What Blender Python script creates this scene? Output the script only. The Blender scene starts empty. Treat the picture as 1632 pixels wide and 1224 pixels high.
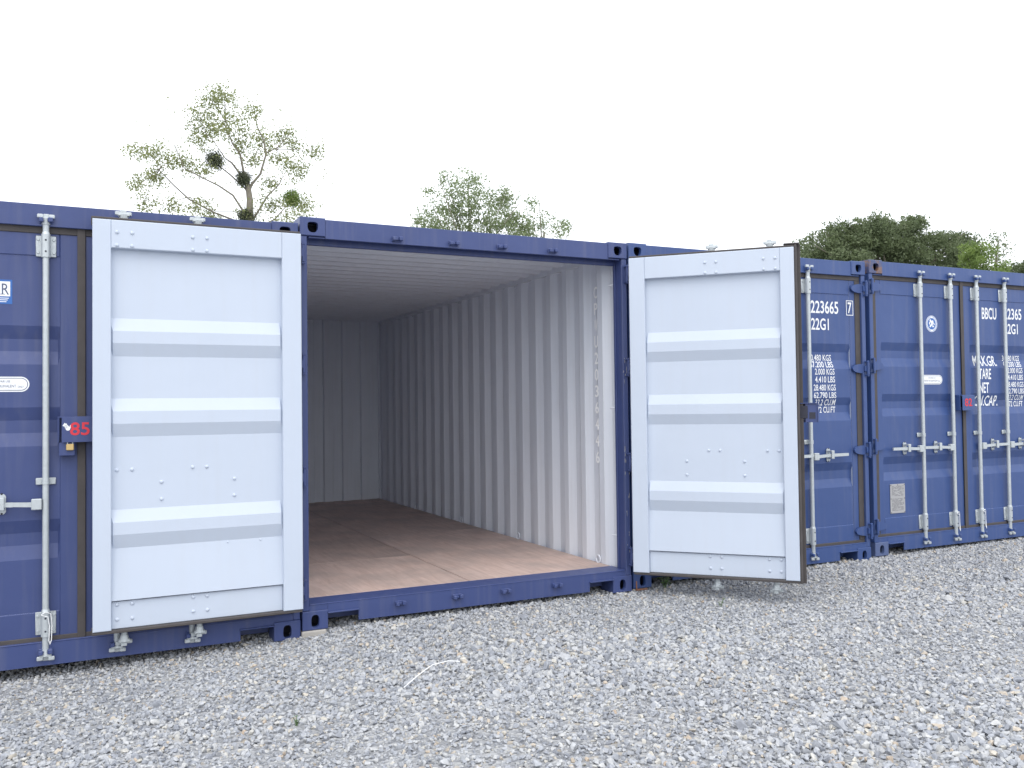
import bpy, bmesh, math, random
import numpy as np
from mathutils import Vector, Matrix, Euler

# ------------------------------------------------------------------ camera
SC = bpy.context.scene
COL = SC.collection
CAM = (-1.2328, -5.5300, 1.3821)
YAW, PITCH, ROLL, FPX = math.radians(-26.029), math.radians(1.4378), math.radians(-0.7030), 1406.08
cd = bpy.data.cameras.new('camera'); cam = bpy.data.objects.new('camera', cd); COL.objects.link(cam)
fwd = Vector((-math.sin(YAW)*math.cos(PITCH), math.cos(YAW)*math.cos(PITCH), math.sin(PITCH)))
rt = Vector((math.cos(YAW), math.sin(YAW), 0)); up = rt.cross(fwd)
r2 = math.cos(ROLL)*rt + math.sin(ROLL)*up; u2 = -math.sin(ROLL)*rt + math.cos(ROLL)*up
cam.matrix_world = Matrix(((r2.x, u2.x, -fwd.x, CAM[0]), (r2.y, u2.y, -fwd.y, CAM[1]), (r2.z, u2.z, -fwd.z, CAM[2]), (0, 0, 0, 1)))
cd.sensor_fit = 'HORIZONTAL'; cd.sensor_width = 36; cd.lens = FPX*36/1632
cd.clip_start = 0.05; cd.clip_end = 2000
SC.camera = cam

# ------------------------------------------------------------------ light: bright overcast
SUN_EL, SUN_AZ = math.radians(58), math.radians(205)      # azimuth clockwise from +y: behind the camera, to its left
W = bpy.data.worlds.new('World'); SC.world = W; W.use_nodes = True
nt = W.node_tree; nt.nodes.clear()
out = nt.nodes.new('ShaderNodeOutputWorld'); bg = nt.nodes.new('ShaderNodeBackground')
sky = nt.nodes.new('ShaderNodeTexSky'); sky.sky_type = 'NISHITA'; sky.sun_disc = False
sky.sun_elevation = SUN_EL; sky.sun_rotation = SUN_AZ; sky.dust_density = 4.0; sky.air_density = 1.2
mx = nt.nodes.new('ShaderNodeMix'); mx.data_type = 'RGBA'; mx.inputs[0].default_value = 0.88    # closed cloud layer over the clear sky
mx.inputs[7].default_value = (9.5, 9.75, 10.2, 1)
nt.links.new(sky.outputs[0], mx.inputs[6]); nt.links.new(mx.outputs[2], bg.inputs[0])
bg.inputs[1].default_value = 0.12
nt.links.new(bg.outputs[0], out.inputs[0])
sl = bpy.data.lights.new('sun', 'SUN'); sl.energy = 0.8; sl.angle = math.radians(35); sl.color = (1.0, 0.96, 0.9)
so = bpy.data.objects.new('sun', sl); COL.objects.link(so)
sdir = Vector((math.sin(SUN_AZ)*math.cos(SUN_EL), math.cos(SUN_AZ)*math.cos(SUN_EL), math.sin(SUN_EL)))
so.rotation_euler = sdir.to_track_quat('Z', 'Y').to_euler(); so.location = (0, -10, 20)
vs = SC.view_settings
vs.view_transform = 'Standard'; vs.look = 'None'; vs.gamma = 1.0; vs.exposure = 0.68; vs.use_curve_mapping = False
SC.cycles.max_bounces = 14; SC.cycles.diffuse_bounces = 12

rng = random.Random(7)
nr = np.random.default_rng(11)

# ------------------------------------------------------------------ materials
def nodes(name):
    m = bpy.data.materials.new(name); m.use_nodes = True
    t = m.node_tree; b = t.nodes['Principled BSDF']; return m, t, b
def N(t, typ, **kw):
    n = t.nodes.new(typ)
    for k, v in kw.items():
        if k.startswith('i_'): n.inputs[k[2:].replace('_', ' ')].default_value = v
        else: setattr(n, k, v)
    return n
def ramp(t, stops):
    r = t.nodes.new('ShaderNodeValToRGB'); e = r.color_ramp.elements
    while len(e) < len(stops): e.new(0.5)
    for q, (p, c) in zip(e, stops): q.position = p; q.color = (*c, 1) if len(c) == 3 else c
    return r
def mixc(t, fac, a, b, mode='MIX'):
    m = t.nodes.new('ShaderNodeMix'); m.data_type = 'RGBA'; m.blend_type = mode
    for s, v in ((0, fac), (6, a), (7, b)):
        if hasattr(v, 'links') or hasattr(v, 'is_linked'): t.links.new(v, m.inputs[s])
        elif s == 0: m.inputs[0].default_value = v
        else: m.inputs[s].default_value = (*v, 1)
    return m.outputs[2]
def bump(t, b, h, strength, dist):
    n = t.nodes.new('ShaderNodeBump'); n.inputs['Strength'].default_value = strength; n.inputs['Distance'].default_value = dist
    t.links.new(h, n.inputs['Height']); t.links.new(n.outputs[0], b.inputs['Normal'])

def paint(name, base, dark, chip=(0.42, 0.40, 0.40), chipamt=0.0, rough=0.42, rust=0.0, waves=0.35, dirt=(0.22, 0.22, 0.24), dirtamt=0.17):
    m, t, b = nodes(name); co = t.nodes.new('ShaderNodeTexCoord'); P = co.outputs['Object']
    n1 = N(t, 'ShaderNodeTexNoise', i_Scale=2.3, i_Detail=5.0, i_Roughness=0.6); t.links.new(P, n1.inputs['Vector'])
    c = mixc(t, n1.outputs[0], base, dark)
    # rain streaks and dust, long in z
    mp = N(t, 'ShaderNodeMapping'); mp.inputs['Scale'].default_value = (14, 14, 0.8); t.links.new(P, mp.inputs[0])
    n2 = N(t, 'ShaderNodeTexNoise', i_Scale=1.6, i_Detail=6.0); t.links.new(mp.outputs[0], n2.inputs['Vector'])
    r2_ = ramp(t, [(0.48, (0, 0, 0)), (0.8, (1, 1, 1))]); t.links.new(n2.outputs[0], r2_.inputs[0])
    mm = N(t, 'ShaderNodeMath', operation='MULTIPLY'); mm.inputs[1].default_value = dirtamt; t.links.new(r2_.outputs[0], mm.inputs[0])
    c = mixc(t, mm.outputs[0], c, dirt)
    if chipamt:
        n3 = N(t, 'ShaderNodeTexNoise', i_Scale=23.0, i_Detail=4.0, i_Roughness=0.65); t.links.new(P, n3.inputs['Vector'])
        r3 = ramp(t, [(1-chipamt, (0, 0, 0)), (1-chipamt+0.015, (1, 1, 1))]); t.links.new(n3.outputs[0], r3.inputs[0])
        c = mixc(t, r3.outputs[0], c, chip)
    if rust:
        n4 = N(t, 'ShaderNodeTexNoise', i_Scale=9.0, i_Detail=8.0, i_Roughness=0.7); t.links.new(P, n4.inputs['Vector'])
        r4 = ramp(t, [(0.62-rust, (0, 0, 0)), (0.72-rust, (1, 1, 1))]); t.links.new(n4.outputs[0], r4.inputs[0])
        n5 = N(t, 'ShaderNodeTexNoise', i_Scale=40.0, i_Detail=4.0); t.links.new(P, n5.inputs['Vector'])
        rc = mixc(t, n5.outputs[0], (0.10, 0.055, 0.04), (0.26, 0.15, 0.11))
        c = mixc(t, r4.outputs[0], c, rc)
    t.links.new(c, b.inputs['Base Color'])
    rr = N(t, 'ShaderNodeMapRange'); rr.inputs['To Min'].default_value = rough-0.08; rr.inputs['To Max'].default_value = rough+0.14
    t.links.new(n1.outputs[0], rr.inputs[0]); t.links.new(rr.outputs[0], b.inputs['Roughness'])
    nw = N(t, 'ShaderNodeTexNoise', i_Scale=4.5, i_Detail=2.0); t.links.new(P, nw.inputs['Vector'])
    nf = N(t, 'ShaderNodeTexNoise', i_Scale=160.0, i_Detail=2.0); t.links.new(P, nf.inputs['Vector'])
    ad = N(t, 'ShaderNodeMath', operation='MULTIPLY_ADD'); ad.inputs[1].default_value = 0.05
    t.links.new(nf.outputs[0], ad.inputs[0]); t.links.new(nw.outputs[0], ad.inputs[2])
    bump(t, b, ad.outputs[0], waves, 0.012)
    return m
def flat(name, c, rough=0.5, metal=0.0, var=0.12, scale=30.0):
    m, t, b = nodes(name); co = t.nodes.new('ShaderNodeTexCoord')
    n1 = N(t, 'ShaderNodeTexNoise', i_Scale=scale, i_Detail=4.0); t.links.new(co.outputs['Object'], n1.inputs['Vector'])
    t.links.new(mixc(t, n1.outputs[0], tuple(x*(1-var) for x in c), tuple(min(1, x*(1+var)) for x in c)), b.inputs['Base Color'])
    b.inputs['Roughness'].default_value = rough; b.inputs['Metallic'].default_value = metal
    return m

M = {}
M['blueA'] = paint('navy_paint', (0.048, 0.072, 0.205), (0.038, 0.058, 0.170), chipamt=0.25)
M['blueB'] = paint('blue_paint', (0.044, 0.086, 0.245), (0.035, 0.070, 0.206), chipamt=0.24)
M['blueRust'] = paint('rusting_blue_paint', (0.06, 0.085, 0.20), (0.05, 0.07, 0.17), rust=0.15)
M['blueLite'] = paint('touched_up_blue_paint', (0.10, 0.14, 0.27), (0.07, 0.10, 0.22), chipamt=0.2)
M['white'] = paint('pale_grey_inside_paint', (0.53, 0.59, 0.69), (0.495, 0.555, 0.655), rough=0.45, waves=0.12, dirt=(0.45, 0.44, 0.42), dirtamt=0.07)
M['wall'] = paint('pale_grey_wall_paint', (0.70, 0.735, 0.80), (0.65, 0.685, 0.75), rough=0.55, waves=0.15, dirt=(0.36, 0.33, 0.31), dirtamt=0.15)
M['rubber'] = flat('grey_brown_rubber', (0.070, 0.063, 0.063), 0.75, 0, 0.3, 12)
M['galv'] = flat('galvanised_steel', (0.50, 0.54, 0.56), 0.42, 0.35, 0.16, 45)
M['letter'] = flat('white_lettering_paint', (0.80, 0.82, 0.84), 0.5, 0, 0.08, 60)
M['stencil'] = flat('pale_stencil_paint', (0.93, 0.94, 0.95), 0.6, 0, 0.1, 60)
M['red'] = flat('red_number_paint', (0.62, 0.03, 0.05), 0.5, 0, 0.15, 60)
M['decalblue'] = flat('sticker_blue', (0.03, 0.13, 0.42), 0.4, 0, 0.05)
M['ink'] = flat('dark_print', (0.06, 0.08, 0.16), 0.5, 0, 0.05)
M['plate'] = flat('aluminium_plate', (0.42, 0.42, 0.43), 0.45, 0.3, 0.12, 80)
M['engr'] = flat('engraved_lines', (0.17, 0.17, 0.18), 0.6, 0, 0.1)
M['brass'] = flat('brass', (0.62, 0.45, 0.20), 0.35, 0.6, 0.1)
M['dark'] = flat('painted_cavity_shade', (0.030, 0.032, 0.05), 0.7, 0, 0.2)  # near-black colour stands in for the shade inside holes and hollows
M['concrete'] = flat('concrete', (0.42, 0.40, 0.37), 0.9, 0, 0.2, 40)
M['plastic'] = flat('white_plastic', (0.82, 0.83, 0.84), 0.4, 0, 0.03)
M['bark'] = flat('grey_bark', (0.21, 0.19, 0.15), 0.9, 0, 0.35, 9)

def plywood():
    m, t, b = nodes('plywood_floor'); co = t.nodes.new('ShaderNodeTexCoord'); oi = t.nodes.new('ShaderNodeObjectInfo')
    mp = N(t, 'ShaderNodeMapping'); mp.inputs['Scale'].default_value = (9, 0.9, 9); t.links.new(co.outputs['Object'], mp.inputs[0])
    n1 = N(t, 'ShaderNodeTexNoise', i_Scale=3.0, i_Detail=8.0, i_Roughness=0.65, i_Distortion=0.6); t.links.new(mp.outputs[0], n1.inputs['Vector'])
    r = ramp(t, [(0.25, (0.40, 0.285, 0.245)), (0.55, (0.54, 0.41, 0.36)), (0.8, (0.61, 0.485, 0.435))]); t.links.new(n1.outputs[0], r.inputs[0])
    n2 = N(t, 'ShaderNodeTexNoise', i_Scale=2.2, i_Detail=5.0, i_Roughness=0.6); t.links.new(co.outputs['Object'], n2.inputs['Vector'])
    r2_ = ramp(t, [(0.42, (0, 0, 0)), (0.68, (0.75, 0.75, 0.75))]); t.links.new(n2.outputs[0], r2_.inputs[0])
    c = mixc(t, r2_.outputs[0], r.outputs[0], (0.33, 0.27, 0.25))
    hv = N(t, 'ShaderNodeHueSaturation'); mr = N(t, 'ShaderNodeMapRange'); mr.inputs['To Min'].default_value = 0.9; mr.inputs['To Max'].default_value = 1.1
    t.links.new(oi.outputs['Random'], mr.inputs[0]); t.links.new(mr.outputs[0], hv.inputs['Value']); t.links.new(c, hv.inputs['Color'])
    t.links.new(hv.outputs[0], b.inputs['Base Color']); b.inputs['Roughness'].default_value = 0.6
    bump(t, b, n1.outputs[0], 0.2, 0.003); return m
M['ply'] = plywood()

def stone():
    m, t, b = nodes('crushed_limestone'); oi = t.nodes.new('ShaderNodeObjectInfo'); co = t.nodes.new('ShaderNodeTexCoord')
    r = ramp(t, [(0.0, (0.25, 0.265, 0.30)), (0.15, (0.345, 0.365, 0.405)), (0.45, (0.42, 0.438, 0.47)), (0.70, (0.475, 0.487, 0.505)), (0.90, (0.53, 0.535, 0.53)), (0.955, (0.55, 0.525, 0.465)), (0.993, (0.53, 0.455, 0.37)), (1.0, (0.44, 0.35, 0.27))])
    t.links.new(oi.outputs['Random'], r.inputs[0])
    n1 = N(t, 'ShaderNodeTexNoise', i_Scale=3.0, i_Detail=5.0); t.links.new(co.outputs['Object'], n1.inputs['Vector'])
    r1 = ramp(t, [(0.3, (0.70, 0.70, 0.70)), (0.7, (1.04, 1.04, 1.04))]); t.links.new(n1.outputs[0], r1.inputs[0])
    t.links.new(mixc(t, 1.0, r.outputs[0], r1.outputs[0], 'MULTIPLY'), b.inputs['Base Color'])
    b.inputs['Roughness'].default_value = 0.75; return m
M['stone'] = stone()

def gravelbed():
    m, t, b = nodes('gravel_bed'); co = t.nodes.new('ShaderNodeTexCoord')
    v = N(t, 'ShaderNodeTexVoronoi', i_Scale=42.0); t.links.new(co.outputs['Object'], v.inputs['Vector'])
    sp = t.nodes.new('ShaderNodeSeparateColor'); t.links.new(v.outputs['Color'], sp.inputs[0])
    r = ramp(t, [(0.0, (0.22, 0.23, 0.25)), (0.5, (0.34, 0.35, 0.37)), (0.92, (0.44, 0.45, 0.46)), (1.0, (0.43, 0.38, 0.31))]); t.links.new(sp.outputs[0], r.inputs[0])
    n = N(t, 'ShaderNodeTexNoise', i_Scale=1.3, i_Detail=4.0); t.links.new(co.outputs['Object'], n.inputs['Vector'])
    r1 = ramp(t, [(0.3, (0.8, 0.8, 0.8)), (0.7, (1.08, 1.07, 1.05))]); t.links.new(n.outputs[0], r1.inputs[0])
    t.links.new(mixc(t, 1.0, r.outputs[0], r1.outputs[0], 'MULTIPLY'), b.inputs['Base Color'])
    b.inputs['Roughness'].default_value = 0.9; bump(t, b, v.outputs['Distance'], 0.9, 0.02); return m
M['bed'] = gravelbed()

def leaf(name, a, c, trans=0.35):
    m, t, b = nodes(name); co = t.nodes.new('ShaderNodeTexCoord')
    n1 = N(t, 'ShaderNodeTexNoise', i_Scale=1.7, i_Detail=6.0, i_Roughness=0.75); t.links.new(co.outputs['Object'], n1.inputs['Vector'])
    r = ramp(t, [(0.33, a), (0.66, c)]); t.links.new(n1.outputs[0], r.inputs[0])
    t.links.new(r.outputs[0], b.inputs['Base Color']); b.inputs['Roughness'].default_value = 0.55
    tr = t.nodes.new('ShaderNodeBsdfTranslucent'); t.links.new(r.outputs[0], tr.inputs[0])
    ms = t.nodes.new('ShaderNodeMixShader'); ms.inputs[0].default_value = trans
    t.links.new(b.outputs[0], ms.inputs[1]); t.links.new(tr.outputs[0], ms.inputs[2])
    t.links.new(ms.outputs[0], t.nodes['Material Output'].inputs[0]); return m
M['leaf1'] = leaf('birch_leaf', (0.19, 0.22, 0.09), (0.33, 0.36, 0.16), 0.6)
M['leaf2'] = leaf('willow_leaf', (0.17, 0.22, 0.11), (0.30, 0.36, 0.19), 0.6)
M['leaf3'] = leaf('oak_leaf', (0.105, 0.14, 0.075), (0.185, 0.23, 0.11), 0.45)
M['leaf4'] = leaf('lime_leaf', (0.13, 0.20, 0.05), (0.22, 0.30, 0.08), 0.4)
M['mist'] = leaf('mistletoe_leaf', (0.07, 0.085, 0.06), (0.12, 0.14, 0.08), 0.35)
M['weed'] = leaf('weed_leaf', (0.10, 0.18, 0.07), (0.20, 0.30, 0.12), 0.4)

# ------------------------------------------------------------------ mesh helpers
class MB:
    def __init__(s): s.v = []; s.f = []; s.mi = []; s.m = 0
    def add(s, vs, fs):
        o = len(s.v); s.v += [tuple(q) for q in vs]; s.f += [tuple(i+o for i in f) for f in fs]; s.mi += [s.m]*len(fs); return s
    def box(s, x0, x1, y0, y1, z0, z1, ch=0.0):
        x0, x1 = min(x0, x1), max(x0, x1); y0, y1 = min(y0, y1), max(y0, y1)
        if ch <= 0:
            return s.add([(x, y, z) for z in (z0, z1) for y in (y0, y1) for x in (x0, x1)],
                         [(0, 2, 3, 1), (4, 5, 7, 6), (0, 1, 5, 4), (2, 6, 7, 3), (0, 4, 6, 2), (1, 3, 7, 5)])
        bm = bmesh.new(); bmesh.ops.create_cube(bm, size=1)
        for q in bm.verts: q.co = Vector(((x0+x1)/2+q.co.x*(x1-x0), (y0+y1)/2+q.co.y*(y1-y0), (z0+z1)/2+q.co.z*(z1-z0)))
        bmesh.ops.bevel(bm, geom=bm.edges[:], offset=ch, segments=1, affect='EDGES')
        bm.verts.index_update(); s.add([q.co[:] for q in bm.verts], [[q.index for q in f.verts] for f in bm.faces]); bm.free(); return s
    def cyl(s, p, q, r, n=12, r1=None, cap=True):
        p, q = Vector(p), Vector(q); d = (q-p).normalized(); a = d.orthogonal().normalized(); b = d.cross(a); r1 = r if r1 is None else r1
        vs = []
        for c, rr in ((p, r), (q, r1)): vs += [c+rr*(math.cos(2*math.pi*i/n)*a+math.sin(2*math.pi*i/n)*b) for i in range(n)]
        fs = [(i, (i+1) % n, n+(i+1) % n, n+i) for i in range(n)]
        if cap: fs += [tuple(range(n))[::-1], tuple(range(n, 2*n))]
        return s.add(vs, fs)
    def tube(s, pts, rad, n=8):
        pts = [Vector(q) for q in pts]; rings = []
        if not isinstance(rad, (list, tuple)): rad = [rad]*len(pts)
        ref = None
        for i, q in enumerate(pts):
            d = (pts[min(i+1, len(pts)-1)]-pts[max(i-1, 0)]).normalized()
            if ref is None: ref = d.orthogonal().normalized()
            a = (ref-d*ref.dot(d)).normalized(); ref = a; b = d.cross(a)
            rings += [q+rad[i]*(math.cos(2*math.pi*k/n)*a+math.sin(2*math.pi*k/n)*b) for k in range(n)]
        fs = [(i*n+k, i*n+(k+1) % n, (i+1)*n+(k+1) % n, (i+1)*n+k) for i in range(len(pts)-1) for k in range(n)]
        fs += [tuple(range(n))[::-1], tuple(range((len(pts)-1)*n, len(pts)*n))]
        return s.add(rings, fs)
    def prism(s, outline, y0, y1):           # outline in x,z extruded along y
        n = len(outline)
        return s.add([(x, y0, z) for x, z in outline]+[(x, y1, z) for x, z in outline],
                     [tuple(range(n)), tuple(range(n, 2*n))[::-1]]+[(i, n+i, n+(i+1) % n, (i+1) % n) for i in range(n)])
    def build(s, name, mats, parent=None, loc=None, smooth=False, recalc=True, kind=None):
        me = bpy.data.meshes.new(name); me.from_pydata(s.v, [], s.f)
        for m in (mats if isinstance(mats, (list, tuple)) else [mats]): me.materials.append(m)
        if any(s.mi): me.polygons.foreach_set('material_index', s.mi)
        if recalc:
            bm = bmesh.new(); bm.from_mesh(me); bmesh.ops.recalc_face_normals(bm, faces=bm.faces[:]); bm.to_mesh(me); bm.free()
        if smooth: smooth_mesh(me)
        return put(name, me, parent, loc, kind)
def smooth_mesh(me, ang=40):
    me.polygons.foreach_set('use_smooth', [True]*len(me.polygons))
    try: me.set_sharp_from_angle(angle=math.radians(ang))
    except Exception: pass
def put(name, me, parent=None, loc=None, kind=None):
    o = bpy.data.objects.new(name, me); COL.objects.link(o); o.parent = parent
    if loc: o.location = loc
    if kind: o['kind'] = kind
    return o
def thing(name, label, cat, loc=(0, 0, 0), rz=0, group=None):
    o = bpy.data.objects.new(name, None); COL.objects.link(o); o.empty_display_size = 0.2
    o.location = loc; o.rotation_euler = (0, 0, rz); tag(o, label, cat, group); return o
def tag(o, label, cat, group=None):
    o['label'] = label; o['category'] = cat
    if group: o['group'] = group
    return o

def text_mesh(txt, x0, x1, z0, z1, yfun, breaks=(), shear=0.0, thick=0.0):
    """painted letters fitted into the rectangle x0..x1, z0..z1, lying on the surface y = yfun(x, z)"""
    cu = bpy.data.curves.new('t', 'FONT'); cu.body = txt; cu.shear = shear; cu.offset = thick; cu.resolution_u = 4
    ob = bpy.data.objects.new('t', cu); COL.objects.link(ob); bpy.context.view_layer.update()
    dg = bpy.context.evaluated_depsgraph_get(); me = bpy.data.meshes.new_from_object(ob.evaluated_get(dg))
    bpy.data.objects.remove(ob); bpy.data.curves.remove(cu)
    bm = bmesh.new(); bm.from_mesh(me)
    xs = [v.co.x for v in bm.verts]; ys = [v.co.y for v in bm.verts]
    ax, bx, ay, by = min(xs), max(xs), min(ys), max(ys)
    for v in bm.verts: v.co = Vector((x0+(v.co.x-ax)/(bx-ax)*(x1-x0), 0, z0+(v.co.y-ay)/(by-ay)*(z1-z0)))
    for z in breaks:
        if z0 < z < z1: bmesh.ops.bisect_plane(bm, geom=bm.verts[:]+bm.edges[:]+bm.faces[:], plane_co=(0, 0, z), plane_no=(0, 0, 1))
    for v in bm.verts: v.co.y = yfun(v.co.x, v.co.z)
    bmesh.ops.triangulate(bm, faces=bm.faces[:])
    me2 = bpy.data.meshes.new('lettering'); bm.to_mesh(me2); bm.free(); bpy.data.meshes.remove(me)
    return me2
def fit_text(parent, name, txt, x0, x1, z0, z1, mat, yfun, breaks=(), shear=0.0, thick=0.0):
    me = text_mesh(txt, x0, x1, z0, z1, yfun, breaks, shear, thick); me.materials.append(mat)
    return put(name, me, parent)

# ------------------------------------------------------------------ ground and gravel
GX = [-400, -9, -2.6, -1.2, -0.12, 0.1, 0.4, 2.4, 5.0, 7.4, 12, 400]
GZ = [-0.16, -0.16, -0.100, -0.082, -0.050, -0.036, -0.012, -0.010, 0.018, 0.042, 0.05, 0.05]
def ground_z(x, y):
    z = np.interp(x, GX, GZ)
    return z + 0.010*np.sin(1.7*x+0.9*y)*np.clip(-y-0.3, 0, 1) + 0.007*np.sin(4.3*x-3.1*y+1)*np.clip(-y-0.2, 0, 1)
xs = np.concatenate([[-600, -200, -60, -20], np.arange(-9, 13.01, 0.2), [20, 60, 200, 600]])
ys = np.concatenate([[-600, -200, -60, -20], np.arange(-9, 1.01, 0.2), [3, 8, 20, 60, 200, 600]])
XX, YY = np.meshgrid(xs, ys); ZZ = ground_z(XX, YY)
gv = np.stack([XX, YY, ZZ], -1).reshape(-1, 3); nx = len(xs)
gf = [(j*nx+i, j*nx+i+1, (j+1)*nx+i+1, (j+1)*nx+i) for j in range(len(ys)-1) for i in range(nx-1)]
me = bpy.data.meshes.new('ground'); me.from_pydata(gv.tolist(), [], gf); me.materials.append(M['bed']); smooth_mesh(me, 80)
ground = put('ground', me, kind='structure')

def stone_mesh(seed):
    r = random.Random(seed); bm = bmesh.new()
    sx, sy, sz = 0.5, r.uniform(0.32, 0.48), r.uniform(0.22, 0.42)
    for _ in range(13):
        d = Vector((r.gauss(0, 1), r.gauss(0, 1), r.gauss(0, 1))).normalized()
        k = r.uniform(0.82, 1.12); bm.verts.new((d.x*sx*k, d.y*sy*k, d.z*sz*k))
    h = bmesh.ops.convex_hull(bm, input=bm.verts[:])
    bmesh.ops.delete(bm, geom=list({e for e in h['geom_interior'] if isinstance(e, bmesh.types.BMVert)}), context='VERTS')
    me = bpy.data.meshes.new('stone'); bm.to_mesh(me); bm.free(); me.materials.append(M['stone']); return me
protos = bpy.data.collections.new('stone_shapes')            # source shapes only, not linked to the scene
for k in range(14): protos.objects.link(bpy.data.objects.new('stone_shape', stone_mesh(100+k)))

def scatter():
    P = []
    def field(n, x0, x1, y0, y1, smin, smax, keep):
        x = nr.uniform(x0, x1, n); y = nr.uniform(y0, y1, n); k = keep(x, y); x, y = x[k], y[k]
        s = (smin+(smax-smin)*nr.random(len(x))**1.9)*(1+0.24*np.sin(0.9*x+2.1*y)*np.sin(1.3*y-0.7*x+1))
        P.append(np.stack([x, y, ground_z(x, y)+s*nr.uniform(0.0, 0.30, len(x)), s], -1))
    inview = lambda x, y: (y < 0.45) & (y > -4.6) & (x > -3.6) & (y > -0.62*(x+1.6)-2.6) & (y > 0.62*(x-2.0)-4.4) 
    front = lambda x, y: ~((y > 0.04) & (x > -0.0) & (x < 0.16))
    field(215000, -3.6, 9.6, -4.6, 0.4, 0.014, 0.040, lambda x, y: inview(x, y) & front(x, y))
    field(1500, -3.6, 9.6, -4.6, -0.05, 0.042, 0.066, inview)
    field(60000, -7, 13, -9, 0.4, 0.022, 0.055, lambda x, y: ~inview(x, y))
    return np.concatenate(P)
pts = scatter(); n = len(pts)
pm = bpy.data.meshes.new('gravel'); pm.vertices.add(n); pm.vertices.foreach_set('co', pts[:, :3].astype(np.float32).ravel())
a = pm.attributes.new('size', 'FLOAT', 'POINT'); a.data.foreach_set('value', pts[:, 3].astype(np.float32))
rot = np.stack([nr.normal(0, 0.5, n), nr.normal(0, 0.5, n), nr.uniform(0, 6.283, n)], -1).astype(np.float32)
a = pm.attributes.new('turn', 'FLOAT_VECTOR', 'POINT'); a.data.foreach_set('vector', rot.ravel())
a = pm.attributes.new('pick', 'INT', 'POINT'); a.data.foreach_set('value', nr.integers(0, 14, n).astype(np.int32))
gravel = put('gravel', pm, kind='stuff')
tag(gravel, 'loose pale grey crushed stone covering the yard in front of the containers', 'gravel')
ng = bpy.data.node_groups.new('scatter_stones', 'GeometryNodeTree')
ng.interface.new_socket('Geometry', in_out='INPUT', socket_type='NodeSocketGeometry'); ng.interface.new_socket('Geometry', in_out='OUTPUT', socket_type='NodeSocketGeometry')
gi = ng.nodes.new('NodeGroupInput'); go = ng.nodes.new('NodeGroupOutput'); ci = ng.nodes.new('GeometryNodeCollectionInfo')
ci.inputs['Collection'].default_value = protos; ci.inputs['Separate Children'].default_value = True; ci.inputs['Reset Children'].default_value = True
ip = ng.nodes.new('GeometryNodeInstanceOnPoints'); ip.inputs['Pick Instance'].default_value = True
def attr(nm, dt):
    q = ng.nodes.new('GeometryNodeInputNamedAttribute'); q.data_type = dt; q.inputs['Name'].default_value = nm
    return next(o for o in q.outputs if o.name == 'Attribute' and o.enabled)
ng.links.new(gi.outputs[0], ip.inputs['Points']); ng.links.new(ci.outputs[0], ip.inputs['Instance'])
ng.links.new(attr('pick', 'INT'), ip.inputs['Instance Index']); ng.links.new(attr('size', 'FLOAT'), ip.inputs['Scale'])
e2r = ng.nodes.new('FunctionNodeEulerToRotation'); ng.links.new(attr('turn', 'FLOAT_VECTOR'), e2r.inputs[0]); ng.links.new(e2r.outputs[0], ip.inputs['Rotation'])
ng.links.new(ip.outputs[0], go.inputs[0])
md = gravel.modifiers.new('stones', 'NODES'); md.node_group = ng

# ------------------------------------------------------------------ container
CW, CH, CL = 2.438, 2.591, 6.058
PINX, PINY = 0.012, -0.020
ZB, ZT = 0.165, 2.455            # door leaf
D0, D1 = 0.034, 1.190            # leaf from hinge edge to free edge
YO, YI, YP = 0.055, 0.105, 0.060 # leaf faces measured from the pin: outside, inside, panel skin
CORR_A = [(1.905, 1.832, 1.764, 1.690), (1.452, 1.380, 1.310, 1.236), (0.828, 0.757, 0.690, 0.612)]
CORR_B = [(1.872, 1.800, 1.733, 1.656), (1.412, 1.346, 1.285, 1.214), (0.855, 0.789, 0.718, 0.646)]
CORR = list(CORR_A); TAPER = 0.020
PX0, PX1, DEP = 0.140, 1.106, 0.024
BREAKS = []
def use_pressing(c):
    CORR[:] = c; BREAKS[:] = [z for q in c for z in q]
use_pressing(CORR_A)
def panel_y(d, z):
    k = min(1.0, max(0.0, (d-PX0)/TAPER), max(0.0, (PX1-d)/TAPER)) if PX0 < d < PX1 else 0
    for a, b, c, e in CORR:
        if e < z < a:
            q = (a-z)/(a-b) if z > b else ((z-e)/(c-e) if z < c else 1.0)
            return YP+DEP*q*k
    return YP

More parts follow.
